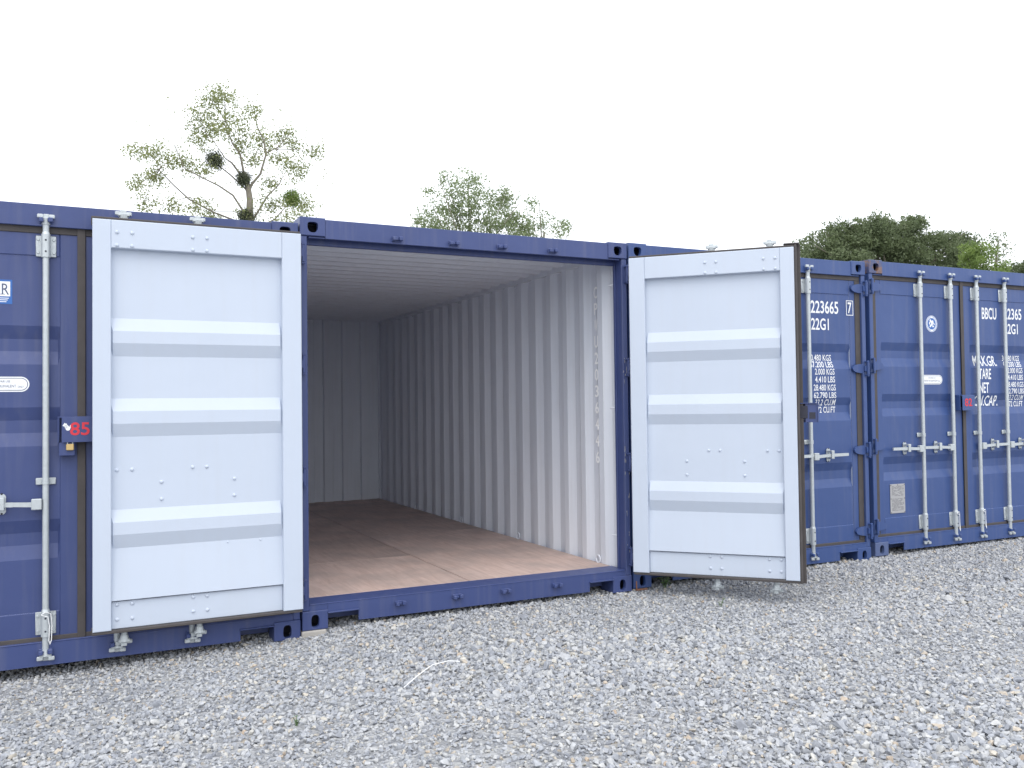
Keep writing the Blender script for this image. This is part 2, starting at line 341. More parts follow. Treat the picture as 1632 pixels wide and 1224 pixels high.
def casting(parent, x0, top, mat, z0):
    """corner casting with an aperture in the end face"""
    w, dep, h = 0.162, 0.178, 0.118; cx, cz = x0+w/2, z0+h/2; mb = MB(); nh = 24
    hole = []
    for i in range(nh):
        a = 2*math.pi*(i+0.5)/nh; ca, sa = math.cos(a), math.sin(a)
        if top:      # wide flat top, round bottom
            hx, hz = 0.034*math.copysign(abs(ca)**0.75, ca), (0.026 if sa > 0 else 0.042)*math.copysign(abs(sa)**(0.55 if sa > 0 else 0.9), sa)
        else:
            hx, hz = 0.0255*math.copysign(abs(ca)**0.7, ca), 0.039*math.copysign(abs(sa)**(0.8 if sa > 0 else 0.62), sa)
        hole.append((cx+hx, cz+hz-(0.004 if not top else -0.004)))
    rim = []
    for hx, hz in hole:
        dx, dz = hx-cx, hz-cz; k = min((w/2)/max(abs(dx), 1e-6), (h/2)/max(abs(dz), 1e-6)); rim.append((cx+dx*k, cz+dz*k))
    for i in range(nh):      # pull the points next to each corner onto it
        for sx in (-1, 1):
            for sz in (-1, 1):
                c = (cx+sx*w/2, cz+sz*h/2)
                if min(range(nh), key=lambda j: (rim[j][0]-c[0])**2+(rim[j][1]-c[1])**2) == i: rim[i] = c
    c_ = 0.004
    fr = [(x, -0.001, z) for x, z in [(cx+(x-cx)*(1-c_/(w/2)), cz+(z-cz)*(1-c_/(h/2))) for x, z in rim]]
    ro = [(x, 0.003, z) for x, z in rim]
    mb.add(fr+[(x, -0.001, z) for x, z in hole]+[(cx+(x-cx)*0.96, 0.030, cz+(z-cz)*0.96) for x, z in hole]+ro+[(x, dep, z) for x, z in rim],
           [(i, (i+1) % nh, nh+(i+1) % nh, nh+i) for i in range(nh)]+[(nh+i, nh+(i+1) % nh, 2*nh+(i+1) % nh, 2*nh+i) for i in range(nh)]
           + [(3*nh+i, 3*nh+(i+1) % nh, (i+1) % nh, i) for i in range(nh)]+[(4*nh+i, 4*nh+(i+1) % nh, 3*nh+(i+1) % nh, 3*nh+i) for i in range(nh)]+[tuple(range(4*nh, 5*nh))])
    mb.m = 1
    bx = [(cx-0.055, 0.030), (cx+0.055, 0.030), (cx+0.055, 0.14), (cx-0.055, 0.14)]
    mb.add([(x, y, cz-0.048) for x, y in bx]+[(x, y, cz+0.048) for x, y in bx], [(0, 1, 2, 3), (7, 6, 5, 4), (1, 5, 6, 2), (2, 6, 7, 3), (3, 7, 4, 0)])
    return mb.build('corner_casting', [mat, M['dark']], parent, recalc=False)

def corrugated(axis, a0, a1, b0, b1, pos, depth, pitch, start, flip=1):
    """profile runs along a (y for side walls, x for the rear wall, y for the roof); returns list of (a, offset)"""
    prof = [(a0, depth)]; s = pitch/4.0; a = start
    while a-2*s > a0: a -= pitch
    while a < a1:
        for t, o in (((0, 0), (s*1.02, 0), (2*s, depth), (3*s, depth)) if axis == 'y' else ((0, 0), (1.80*s, 0), (2*s, depth), (3.80*s, depth))):
            if a0 < a+t < a1: prof.append((a+t, o))
        a += pitch
    prof.append((a1, prof[-1][1])); return prof

def leaf_door(parent, side, ang, blue, bars=(0.624, 1.027), ties=()):
    """side 'left' or 'right'; ang = opening angle in radians. Mesh origin on the hinge pin."""
    s = 1 if side == 'left' else -1
    X = lambda d: s*d
    # pressed panel: outside and inside skins
    zs = sorted({ZB+0.02, 0.325, 2.295, ZT-0.02, *BREAKS}); ds = [D0+0.05, PX0, PX0+TAPER, 0.42, 0.80, PX1-TAPER, PX1, D1-0.05]
    mb = MB()
    for k, off in ((0, 0.0), (1, 0.003)):
        mb.m = k
        vs = [(X(d), panel_y(d, z)+off+(0.024*min(1, (CORR[2][3]-z)/(CORR[2][3]-0.326)) if k and z < CORR[2][3] else 0), z) for z in zs if not (k and z < 0.32) for d in ds]; nd = len(ds)
        fs = [(j*nd+i, j*nd+i+1, (j+1)*nd+i+1, (j+1)*nd+i) for j in range(len(vs)//nd-1) for i in range(nd-1)]
        mb.add(vs, fs)
    door = mb.build('door', [blue, M['white']], parent, (PINX if s == 1 else CW-PINX, PINY, 0), recalc=False)
    door.rotation_euler = (0, 0, -s*ang)
    bi = [blue, M['white']]
    def framebit(name, d0, d1, z0, z1, YI=YI):
        b = MB(); c = 0.004; b.m = 1
        x0, x1 = sorted((X(d0), X(d1)))
        ring = lambda y, q: [(x0+q, y, z0+q), (x1-q, y, z0+q), (x1-q, y, z1-q), (x0+q, y, z1-q)]
        v = ring(YO, c)+ring(YO+c, 0)+ring(YI-c, 0)+ring(YI, c)
        b.m = 0; b.add(v, [(0, 1, 2, 3)]+[(i, (i+1) % 4, 4+(i+1) % 4, 4+i) for i in range(4)])
        b.f += [tuple(q) for q in [(4+i, 4+(i+1) % 4, 8+(i+1) % 4, 8+i) for i in range(4)]+[(8+i, 8+(i+1) % 4, 12+(i+1) % 4, 12+i) for i in range(4)]+[(15, 14, 13, 12)]]
        b.mi += [1]*9
        return b.build(name, bi, door)
    framebit('stile', D0, 0.150, ZB, ZT); framebit('stile', 1.096, D1, ZB, ZT)
    framebit('top_rail', 0.1505, 1.0955, 2.297, ZT); framebit('bottom_rail', 0.1505, 1.0955, ZB, 0.3185, 0.072)
    # gasket: lip round the outside and strip over the edges
    g = MB(); e = 0.006
    for (d0, d1, z0, z1) in ((D0-0.004, D1+e, ZT-0.032, ZT+0.020), (D0-0.004, D1+e, ZB-0.024, ZB+0.018), (D0-0.010, D0+0.055, ZB+0.0185, ZT-0.0325)):
        g.box(X(d0), X(d1), YO-0.007, YO+0.012, z0, z1, 0.003)
    for (d0, d1, z0, z1) in ((D0+0.004, D1+0.002, ZT+0.001, ZT+0.014), (D0+0.004, D1+0.002, ZB-0.018, ZB-0.001)):
        g.box(X(d0), X(d1), YO+0.0125, YI-0.006, z0, z1, 0.003)
    if side == 'right':      # the flap that covers the joint between the two leaves
        g.box(X(D1-0.002), X(D1+0.040), YO-0.014, YO-0.0075, ZB-0.024, ZT+0.022, 0.002); g.box(X(D1+0.002), X(D1+0.018), YO-0.007, YI-0.005, ZB-0.020, ZT+0.016, 0.004)
        g.box(X(D1-0.07), X(D1+0.036), YO-0.007, YI-0.02, ZT+0.0205, ZT+0.032, 0.004)
    g.build('gasket', M['rubber'], door)
    YR = YO-0.030
    for d in bars:
        r = MB(); r.cyl((X(d), YR, 0.105), (X(d), YR, 2.485), 0.0168, 16); r.build('locking_bar', M['galv'], door, smooth=True)
        for z0, z1 in ((2.292, 2.410), (0.195, 0.321)):
            b = MB(); b.box(X(d)-0.051, X(d)+0.051, YO-0.008, YO-0.001, z0, z1, 0.003)
            b.cyl((X(d), YR, z0-0.006), (X(d), YR, z1+0.004), 0.0235, 16)
            b.cyl((X(d), YR, z1+0.004), (X(d), YR, z1+0.018), 0.0225, 16, 0.018)
            b.box(X(d)-0.0225, X(d)+0.0225, YR, YO-0.0085, z0+0.004, z1-0.004, 0.002)
            for dx in (-0.039, 0.039):
                for dz in (0.022, z1-z0-0.022):
                    b.cyl((X(d)+dx, YO-0.0075, z0+dz), (X(d)+dx, YO-0.014, z0+dz), 0.0085, 8, 0.006)
            b.m = 1
            for dz in (0.025, z1-z0-0.03): b.cyl((X(d), YR-0.0225, z0+dz), (X(d), YR-0.0242, z0+dz), 0.0055, 8)
            b.build('bar_bracket', [M['galv'], M['dark']], door, smooth=True)
        b = MB(); b.box(X(d)-0.050, X(d)+0.050, YO-0.008, YO-0.001, 1.022, 1.060, 0.003); b.cyl((X(d), YR, 1.026), (X(d), YR, 1.056), 0.0205, 14)
        b.box(X(d)-0.019, X(d)+0.019, YR, YO-0.0085, 1.028, 1.054)
        b.build('bar_guide', M['galv'], door, smooth=True)
        # handle towards the hinge, with its catch
        b = MB(); h0 = d-0.018
        b.box(X(h0), X(h0-0.052), YR-0.024, YR+0.010, 0.888, 0.948, 0.004)
        pts = [(X(h0-0.045), YR-0.012, 0.917), (X(h0-0.14), YR-0.016, 0.923), (X(h0-0.20), YR-0.018, 0.925), (X(h0-0.385), YR-0.014, 0.926)]
        for p, q in zip(pts[:-1], pts[1:]):
            b.add([(p[0], p[1]-0.006, p[2]-0.013), (p[0], p[1]+0.006, p[2]-0.013), (p[0], p[1]+0.006, p[2]+0.013), (p[0], p[1]-0.006, p[2]+0.013),
                   (q[0], q[1]-0.006, q[2]-0.012), (q[0], q[1]+0.006, q[2]-0.012), (q[0], q[1]+0.006, q[2]+0.012), (q[0], q[1]-0.006, q[2]+0.012)],
                  [(0, 1, 2, 3), (7, 6, 5, 4), (0, 4, 5, 1), (1, 5, 6, 2), (2, 6, 7, 3), (3, 7, 4, 0)])
        b.build('handle', M['galv'], door)
        b = MB(); cxk = X(h0-0.195)
        o = [(cxk+0.021*math.cos(t)*1.0, 0.925+(0.036 if math.sin(t) > 0 else -0.036)+0.021*math.sin(t)) for t in [2*math.pi*(i+0.5)/14 for i in range(14)]]
        b.prism(o, YO-0.008, YO-0.001)
        b.add(*( [[(cxk-0.016, YR-0.012, 0.905), (cxk+0.016, YR-0.012, 0.905), (cxk+0.016, YO-0.0085, 0.890), (cxk-0.016, YO-0.0085, 0.890), (cxk-0.016, YR-0.004, 0.911), (cxk+0.016, YR-0.004, 0.911), (cxk+0.016, YO-0.0085, 0.902), (cxk-0.016, YO-0.0085, 0.902)], [(0, 1, 2, 3), (7, 6, 5, 4), (0, 4, 5, 1), (1, 5, 6, 2), (2, 6, 7, 3), (3, 7, 4, 0)]]))
        b.box(cxk-0.016, cxk+0.016, YR-0.034, YR-0.027, 0.895, 0.965, 0.003); b.box(cxk-0.012, cxk+0.012, YR-0.0265, YO-0.0085, 0.948, 0.965, 0.002)
        b.m = 1; b.cyl((cxk, YO-0.0085, 0.981), (cxk, YO-0.0095, 0.981), 0.006, 8); b.cyl((cxk, YO-0.0085, 0.873), (cxk, YO-0.0095, 0.873), 0.006, 8)
        b.build('handle_catch', [M['galv'], M['dark']], door)
        # cams at both ends
        for z, q in ((2.497, 1), (0.088, -1)):
            b = MB(); b.cyl((X(d), YR, z-0.030*q), (X(d), YR, z+0.004*q), 0.021, 12, 0.026)
            b.box(X(d)-0.030, X(d)+0.030, YR-0.022, YR+0.020, z+0.0045*min(q, 0)-0.006, z+0.0045*max(q, 0)+0.008, 0.004)
            b.box(X(d)-0.043, X(d)-0.012, YR-0.030, YR-0.012, z-0.010+0.014*q, z+0.012+0.014*q, 0.004)
            b.box(X(d)+0.014, X(d)+0.045, YR-0.026, YR-0.008, z-0.012+0.016*q, z+0.010+0.016*q, 0.004)
            b.box(X(d)-0.014, X(d)+0.018, YR-0.006, YR+0.014, z-0.012+0.020*q, z+0.012+0.020*q, 0.004)
            b.build('cam_end', M['galv'], door)
    # hinges: four blades with knuckles
    for z in (2.355, 1.660, 0.956, 0.258):
        b = MB(); o = []
        for i in range(13): t = i/12; o.append((X(0.022+0.125*t), z+0.036*math.sqrt(max(0, 1-t**2.2))+0.004))
        for i in range(12, -1, -1): t = i/12; o.append((X(0.022+0.125*t), z-0.036*math.sqrt(max(0, 1-t**2.2))-0.004))
        b.prism(o, YO-0.026, YO-0.0085); b.cyl((0, 0, z-0.052), (0, 0, z+0.052), 0.0125, 12)
        b.box(X(0.006), X(0.026), YO-0.050, YO-0.027, z-0.026, z+0.026, 0.003)
        b.build('hinge', blue, door)
    # rivets on the inside: too small to pick apart
    b = MB()
    def riv(d, z, y=YI, r=0.0115): b.cyl((X(d), y-0.001, z), (X(d), y+0.0045, z), r, 8, r*0.8); b.cyl((X(d), y+0.0045, z), (X(d), y+0.0075, z), r*0.8, 8, r*0.35)
    for d in (0.624, 1.027):
        for dx in (-0.039, 0.039):
            for z in (2.386, 2.312, 0.300, 0.218): riv(d+dx, z, YI if z > 1 else 0.072)
            riv(d+dx, 1.050, YP+0.003)
        for z in (0.973, 0.875): riv(d-0.195, z, YP+0.003)
    if side == 'left':
        for d in (0.468, 0.279):
            for z in (0.600, 0.476): riv(d, z, YP+0.003, 0.006)
    b.build('rivets', M['white'], door, kind='stuff')
    for d in ties:
        b = MB(); x = X(d)
        b.tube([(x-0.02, YR-0.03, 0.315), (x+0.0, YR-0.036, 0.328), (x+0.026, YR-0.022, 0.315), (x+0.032, YR-0.016, 0.25), (x+0.029, YR-0.022, 0.17), (x+0.022, YR-0.030, 0.15), (x+0.017, YR-0.026, 0.17), (x+0.020, YR-0.026, 0.25), (x+0.012, YR-0.03, 0.30), (x-0.02, YR-0.03, 0.313)], 0.0028, 6)
        b.build('seal_tie', M['plastic'], door)
    return door

def lock_box(parent, blue, x0, x1, y0, y1, z0, z1, opening=False):
    b = MB(); t = 0.006
    b.box(x0, x0+t, y0+0.012, y1, z0, z1, 0.001); b.box(x1-t, x1, y0+0.001, y1, z0, z1, 0.001)
    b.box(x0+0.02, x1-t-0.0005, y0, y0+t, z0+0.0, z1-0.004, 0.001); b.box(x0+t+0.0005, x1-t-0.0005, y0+t+0.0005, y1, z1-t, z1, 0.001)
    b.box(x0+0.05, x1-t-0.0005, y0+t+0.0005, y1-0.02, z0+0.02, z0+0.026)
    b.m = 1; b.box(x0+0.07, x1-0.03, y1-0.012, y1-0.004, z0+0.03, z1-0.02)
    if opening:  # no real hole: a flat dark patch puts its shade into the colour
        b.box(x0+0.020, x0+0.060, y1-0.0085, y1-0.0075, z0+0.025, z0+0.070); b.m = 0; b.box(x0+t+0.0005, x0+0.085, y1-0.014, y1-0.009, z0+0.001, z1-t-0.001, 0.001)
    return b.build('lock_box', [blue, M['dark']], parent)

def weights(door, prefix, number, check):
    """painted markings of the right leaf; x is measured in container space, closed door"""
    X = lambda x: x-(CW-PINX)
    yf = lambda x, z: (panel_y(-x, z) if -x > 0.175 else YO)-0.0012
    T = lambda txt, x0, x1, zc, h, sh=0.0, th=0.014: fit_text(door, 'lettering', txt, X(x0), X(x1), zc-h/2, zc+h/2, M['letter'], yf, BREAKS, sh, th)
    T(prefix, 1.517, 1.728, 2.176, 0.112); T(number, 1.838, 1.838+0.314*len(number)/6, 2.182, 0.108)
    T('22G1', 1.841, 2.040, 2.036, 0.100)
    if check:
        T(check, 2.258, 2.302, 2.186, 0.094)
        b = MB(); a0, a1, c0, c1, w = X(2.239), X(2.321), 2.120, 2.250, 0.006; y = YO-0.0012
        for (p, q, r, s) in ((a0, a1, c0, c0+w), (a0, a1, c1-w, c1), (a0, a0+w, c0+w, c1-w), (a1-w, a1, c0+w, c1-w)):
            b.add([(p, y, r), (q, y, r), (q, y, s), (p, y, s)], [(0, 1, 2, 3)])
        b.build('check_digit_frame', M['letter'], door, recalc=False)
    for txt, x1, zc, sh in (('MAX.GR.', 1.730, 1.722, 1.396), ('TARE', 1.628, 1.598, 1.456), ('NET', 1.594, 1.466, 1.456), ('CU.CAP.', 1.742, 1.342, 1.402)):
        T(txt, sh, x1, zc, 0.100)
    for txt, x0, x1, zc, sh in (('30.480 KGS', 1.826, 2.080, 1.752, 0), ('67.200 LBS', 1.826, 2.088, 1.694, 0), ('2.000 KGS', 1.872, 2.094, 1.632, 0), ('4.410 LBS', 1.872, 2.098, 1.566, 0),
                            ('28.480 KGS', 1.855, 2.104, 1.497, 0), ('62.790 LBS', 1.855, 2.108, 1.432, 0), ('33.2 CU.M', 1.880, 2.110, 1.371, 0), ('1.172 CU.FT', 1.858, 2.118, 1.309, 0)):
        T(txt, x0, x1, zc, 0.052, sh, 0.010)

def oval_sticker(door, xc, zc, w, h):
    y = lambda x, z: YP-0.0015
    b = MB(); r = h/2
    def stadium(hw, rr): return [(xc+(hw-rr if math.cos(t) > 0 else -(hw-rr))+rr*math.cos(t), zc+rr*math.sin(t)) for t in [2*math.pi*(i+0.5)/28 for i in range(28)]]
    for hw, rr, yy, mi in ((w/2, r, 0.0012, 0), (w/2-0.007, r-0.007, 0.0016, 1), (w/2-0.0105, r-0.0105, 0.0020, 0)):
        b.m = mi; b.add([(x, YP-yy, z) for x, z in stadium(hw, rr)], [tuple(range(28))])
    st = b.build('sticker', [M['letter'], M['ink']], door, recalc=False)
    fit_text(door, 'lettering', 'FOR REPAIR USE', xc-w*0.17, xc+w*0.17, zc+0.010, zc+0.021, M['ink'], lambda x, z: YP-0.0024)
    fit_text(door, 'lettering', 'CORTEN OR EQUIVALENT', xc-w*0.40, xc+w*0.27, zc-0.020, zc-0.003, M['ink'], lambda x, z: YP-0.0024)
    fit_text(door, 'lettering', 'ONLY', xc+w*0.30, xc+w*0.40, zc-0.020, zc-0.008, M['ink'], lambda x, z: YP-0.0024)

def container(label, loc, rz, blue, castmats, left_ang=0.0, right_ang=0.0, interior=False, ties=((), ()), bars=(0.624, 1.027)):
    c = thing('shipping_container', label, 'container', loc, rz, 'blue storage containers standing in a row')
    for i, (x0, top) in enumerate(((0, 0), (CW-0.162, 0), (0, 1), (CW-0.162, 1))):
        casting(c, x0, top, castmats[i], CH-0.118 if top else 0.0)
    for x0 in (0.0, CW-0.162):
        for z in (0.0, CH-0.118): MB().box(x0, x0+0.162, CL-0.066, CL, z, z+0.118, 0.004).build('corner_casting', blue, c)
    for s in (0, 1):     # door posts: outer channel plus inner return
        mx_ = (lambda x: x) if s == 0 else (lambda x: CW-x)
        b = MB(); b.box(mx_(0.001), mx_(0.045), 0.006, 0.110, 0.1185, CH-0.1185, 0.004); b.box(mx_(0.0455), mx_(0.056), 0.088, 0.112, 0.16, CH-0.125, 0.002)
        b.build('corner_post', blue, c)
        for z in (2.355, 1.660, 0.956, 0.258):
            b = MB(); b.box(mx_(0.002), mx_(0.026), PINY-0.008, 0.0055, z+0.053, z+0.066, 0.003); b.box(mx_(0.002), mx_(0.026), PINY-0.008, 0.0055, z-0.066, z-0.053, 0.003)
            b.cyl((mx_(PINX), PINY, z-0.070), (mx_(PINX), PINY, z+0.070), 0.007, 10); b.build('hinge_lug', blue, c)
        b = MB(); b.box(mx_(0.003), mx_(0.06), CL-0.07, CL-0.002, 0.1185, CH-0.1185, 0.004); b.build('corner_post', blue, c)
    b = MB(); b.box(0.1625, CW-0.1625, 0.006, 0.012, 2.460, CH-0.008, 0.002); b.box(0.0565, CW-0.0565, 0.0125, 0.028, 2.460, 2.4715, 0.003); b.box(0.0565, CW-0.0565, 0.089, 0.115, 2.430, 2.500, 0.003); b.box(0.0565, CW-0.0565, 0.0285, 0.0885, 2.490, 2.498); b.box(0.163, CW-0.163, 0.0125, 0.10, 2.5625, CH-0.012, 0.003)
    b.box(0.1625, CW-0.1625, 0.085, 0.100, 2.5005, 2.562)
    b.build('door_header', blue, c)
    # sill with fork-like notches beside the castings
    b = MB(); o = [(0.1625, 0.152), (0.1625, 0.100), (0.352, 0.100), (0.360, 0.092), (0.360, 0.030), (CW-0.360, 0.030), (CW-0.360, 0.092), (CW-0.352, 0.100), (CW-0.1625, 0.100), (CW-0.1625, 0.152)]
    b.prism(o, 0.006, 0.016); b.box(0.160, 0.362, -0.012, 0.0055, 0.096, 0.104, 0.002); b.box(CW-0.362, CW-0.160, -0.012, 0.0055, 0.096, 0.104, 0.002)
    b.box(0.046, CW-0.046, 0.0062, 0.205, 0.1525, 0.160, 0.002)
    b.box(0.0455, 0.162, 0.009, 0.10, 0.1188, 0.152); b.box(CW-0.162, CW-0.0455, 0.009, 0.10, 0.1188, 0.152)
    b.box(0.17, CW-0.17, 0.150, 0.156, 0.03, 0.152); b.build('door_sill', blue, c)
    for x in (bars[0]+PINX, bars[1]+PINX, CW-PINX-bars[1], CW-PINX-bars[0]):
        for z, q in ((2.492, 1), (0.108, -1)):
            b = MB(); b.box(x-0.034, x+0.034, -0.004, 0.0055, z-0.018, z+0.016, 0.003)
            b.box(x-0.034, x-0.012, -0.034, -0.0045, z-0.014, z+0.010, 0.004); b.box(x+0.010, x+0.036, -0.030, -0.0045, z-0.012, z+0.014, 0.004)
            b.box(x-0.0115, x+0.0095, -0.016, -0.0045, z-0.010, z+0.006, 0.003); b.build('cam_keeper', blue, c)
    # body: side walls, roof, rear wall, floor
    wz0, wz1 = 0.135, 2.535
    for s in (0, 1):
        mx_ = (lambda x: x) if s == 0 else (lambda x: CW-x)
        pr = corrugated('y', 0.1125, CL-0.07, 0, 0, 0, 0.036, 0.278, 0.526+0.03)
        b = MB(); k = len(pr)
        for mi, off in ((0, 0.0), (1, 0.003)):
            b.m = mi; b.add([(mx_(0.053-o-off), y, z) for z in (wz0, wz1) for y, o in pr], [(i, i+1, k+i+1, k+i) for i in range(k-1)])
        b.m = 1; b.build('side_wall', [M['wall'], blue], c, recalc=False)
        b = MB(); b.box(mx_(0.004), mx_(0.0575), 0.179, CL-0.179, wz1-0.03, CH-0.02, 0.003); b.build('top_side_rail', [M['wall'] if interior else blue], c)
        b = MB(); b.box(mx_(0.004), mx_(0.060), 0.179, CL-0.179, 0.03, 0.1445, 0.003); b.build('bottom_side_rail', blue, c)
    pr = corrugated('y', 0.1155, CL-0.02, 0, 0, 0, 0.028, 0.209, 0.25); b = MB(); k = len(pr)
    for mi, off in ((0, 0.0), (1, 0.003)):
        b.m = mi; b.add([(x, y, 2.540+o+off) for x in (0.03, CW-0.03) for y, o in pr], [(i, i+1, k+i+1, k+i) for i in range(k-1)])
    b.build('roof', [M['wall'], blue], c, recalc=False)
    b = MB(); pr = corrugated('x', 0.018, CW-0.018, 0, 0, 0, 0.036, 0.250, 1.63); k = len(pr)
    for mi, off in ((0, 0.0), (1, 0.003)):
        b.m = mi; b.add([(x, CL-0.110+o+off, z) for z in (0.05, 2.582) for x, o in pr], [(i, i+1, k+i+1, k+i) for i in range(k-1)])
    b.build('end_wall', [M['wall'], blue], c, recalc=False)
    if interior:
        for i, (x0, x1) in enumerate(((0.056, 1.215), (1.223, CW-0.056))):
            cuts = [0.206, 1.43, 3.86, CL-0.07] if i == 0 else [0.206, 2.64, 5.07, CL-0.07]
            for y0, y1 in zip(cuts[:-1], cuts[1:]):
                b = MB(); b.box(-(x1-x0)/2, (x1-x0)/2, -(y1-y0)/2+0.0015, (y1-y0)/2-0.0015, -0.026, 0.0, 0.002)
                b.build('floor_panel', M['ply'], c, ((x0+x1)/2, (y0+y1)/2, 0.160))
        b = MB(); b.box(0.06, CW-0.06, 0.21, CL-0.1, 0.10, 0.131); b.build('floor_bearer', M['dark'], c)
        for s in (0, 1):
            mx_ = (lambda x: x) if s == 0 else (lambda x: CW-x)
            for y in (0.363, 1.76, 3.11, 4.55):      # lashing rings along the floor
                b = MB(); b.tube([(mx_(0.066), y+0.028*math.sin(t), 0.190+0.030*math.cos(t)) for t in [2*math.pi*i/14 for i in range(15)]], 0.006, 6)
                b.box(mx_(0.0605), mx_(0.068), y-0.014, y+0.014, 0.163, 0.172); b.build('lashing_ring', M['wall'], c)
                b = MB(); b.tube([(mx_(0.060), y-0.02, 2.49), (mx_(0.075), y-0.012, 2.468), (mx_(0.075), y+0.012, 2.468), (mx_(0.060), y+0.02, 2.49)], 0.006, 6); b.build('lashing_ring', M['wall'], c)
            for z in (0.40, 1.36, 2.29):             # short lashing rods behind the post
                b = MB(); b.cyl((mx_(0.052), 0.114, z), (mx_(0.062), 0.160, z), 0.006, 8); b.build('lashing_rod', M['wall'], c)
    else:
        b = MB(); b.box(0.06, CW-0.06, 0.21, CL-0.1, 0.10, 0.155); b.build('floor_panel', M['ply'], c)
    ld = leaf_door(c, 'left', left_ang, blue, bars, ties[0]); rd = leaf_door(c, 'right', right_ang, blue, bars, ties[1])
    return c, ld, rd

BA, BB = M['blueA'], M['blueB']
# the open container
c0, ld0, rd0 = container('blue container standing open, pale inside, both doors swung wide', (0, 0, 0), 0, BA, [BA, BA, BA, BA],
                         math.pi*0.9975, math.radians(133.4), interior=True)
ld0['label'] = 'left door folded right back, pale grey inner face showing'; rd0['label'] = 'right door swung half back, pale grey inner face showing'
# stencilled number down the right inner wall
num = 'CPWU203644'
for i, ch in enumerate(num+'6'):
    zc = 2.262-i*0.1285
    me = text_mesh(ch, -0.026, 0.026, zc-0.046, zc+0.046, lambda x, z: 0.0, (), 0, 0.012); me.materials.append(M['stencil'])
    o = put('stencilled_character', me, c0, (CW-0.0555+0.0, 0.366, 0)); o.rotation_euler = (0, 0, -math.pi/2)
# scraped paint on the right post beside the hinges
b = MB(); r_ = random.Random(17)
for k in range(26):
    z = r_.choice((0.35, 0.62, 0.95, 1.05, 1.62, 1.72))+r_.uniform(-0.09, 0.09); x = CW-r_.choice((0.006, 0.012, 0.030, 0.038))+r_.uniform(-0.003, 0.003); h = r_.uniform(0.006, 0.022); w = r_.uniform(0.0015, 0.004)
    b.add([(x-w, 0.0052, z-h*0.4), (x, 0.0052, z-h), (x+w, 0.0052, z+h*0.2), (x+w*0.3, 0.0052, z+h), (x-w*0.7, 0.0052, z+h*0.5)], [(0, 1, 2, 3, 4)])
b.build('paint_scrapes', M['plate'], c0, recalc=False, kind='stuff')
# its outer lock box half, left on the right door
b = lock_box(rd0, BA, 1.098-(CW-PINX), 1.290-(CW-PINX), -0.016, YO-0.001, 1.245, 1.380, True)

# neighbour on the left
c1, ld1, rd1 = container('closed blue container with brass padlock on its lock box, left of the open one', (-2.4489, -0.0030, -0.0438), math.radians(0.09), BA, [BA, BA, BA, BA], ties=((1.027,), ()))
# first on the right
use_pressing(CORR_B)
c2, ld2, rd2 = container('closed blue container half hidden behind the open right door', (2.4620, 0.0144, 0.0102), math.radians(-0.479), BB, [BB, BB, BB, BB], bars=(0.646, 1.040))
# second on the right
c3, ld3, rd3 = container('closed blue container with rusty top corner at right end of the row', (4.9606, 0.0045, 0.0366), math.radians(-0.115), BB, [M['blueLite'], BB, M['blueRust'], BB], ties=((1.027,), (1.027,)))
weights(rd2, 'BBCU', '223665', '7'); weights(rd3, 'BBCU', '22365', '')

def numbered_box(cont, blue, txt, chip, dx=0.0):
    lb = lock_box(cont, blue, 1.098, 1.290, -0.036, 0.034, 1.255, 1.398)
    fit_text(lb, 'number', txt, 1.160+dx, 1.258+dx, 1.293, 1.366, M['red'], lambda x, z: -0.0374, (), 0, 0.016)
    if chip:
        r = random.Random(3); q = MB()
        for (x, z, s_) in ((1.136, 1.352, 0.012), (1.150, 1.334, 0.013), (1.166, 1.345, 0.009), (1.141, 1.343, 0.010)):
            o = [(x+s_*r.uniform(0.6, 1.2)*math.cos(t), -0.0370, z+s_*r.uniform(0.6, 1.2)*math.sin(t)) for t in [2*math.pi*i/9 for i in range(9)]]
            q.add(o, [tuple(range(9))])
        q.build('paint_chip', M['letter'], lb, recalc=False)
numbered_box(c1, BA, '85', True, 0.0); numbered_box(c3, BB, '82', False, -0.012)
# second box half under the left one
b = MB(); b.box(1.105, 1.185, -0.02, 0.033, 1.18, 1.254, 0.003); b.build('lock_plate', BA, c1)

# brass padlock hanging under the left lock box
pk = thing('padlock', 'small brass padlock hanging under the lock box numbered 85', 'padlock', (-2.4489+1.160, -0.028, 1.166))
b = MB(); b.box(-0.020, 0.020, -0.009, 0.009, 0.0, 0.036, 0.004); b.build('lock_body', M['brass'], pk)
b = MB(); b.tube([(-0.013, 0, 0.034), (-0.013, 0, 0.056)]+[(-0.013*math.cos(t), 0, 0.056+0.013*math.sin(t)) for t in [math.pi*i/8 for i in range(1, 8)]]+[(0.013, 0, 0.056), (0.013, 0, 0.034)], 0.0032, 8); b.build('shackle', M['galv'], pk, smooth=True)

# stickers and plates
oval_sticker(ld3, 0.806-PINX, 1.541, 0.282, 0.086); oval_sticker(ld1, 0.817-PINX, 1.580, 0.282, 0.084)
b = MB(); x0, x1, z0, z1 = 0.640-PINX, 0.874-PINX, 2.022, 2.156
b.add([(x0, YP-0.0014, z0), (x1, YP-0.0014, z0), (x1, YP-0.0014, z1), (x0, YP-0.0014, z1)], [(0, 1, 2, 3)]); b.m = 1
b.add([(x0+0.02, YP-0.002, z0+0.042), (x1-0.010, YP-0.002, z0+0.042), (x1-0.010, YP-0.002, z1-0.010), (x0+0.02, YP-0.002, z1-0.010)], [(0, 1, 2, 3)])
for k in range(3): b.add([(x0+0.03, YP-0.002, z0+0.010+k*0.010), (x1-0.028+0.006*k, YP-0.002, z0+0.010+k*0.010), (x1-0.028+0.006*k, YP-0.002, z0+0.014+k*0.010), (x0+0.03, YP-0.002, z0+0.014+k*0.010)], [(0, 1, 2, 3)])
b.build('sticker', [M['decalblue'], M['letter']], ld1, recalc=False)
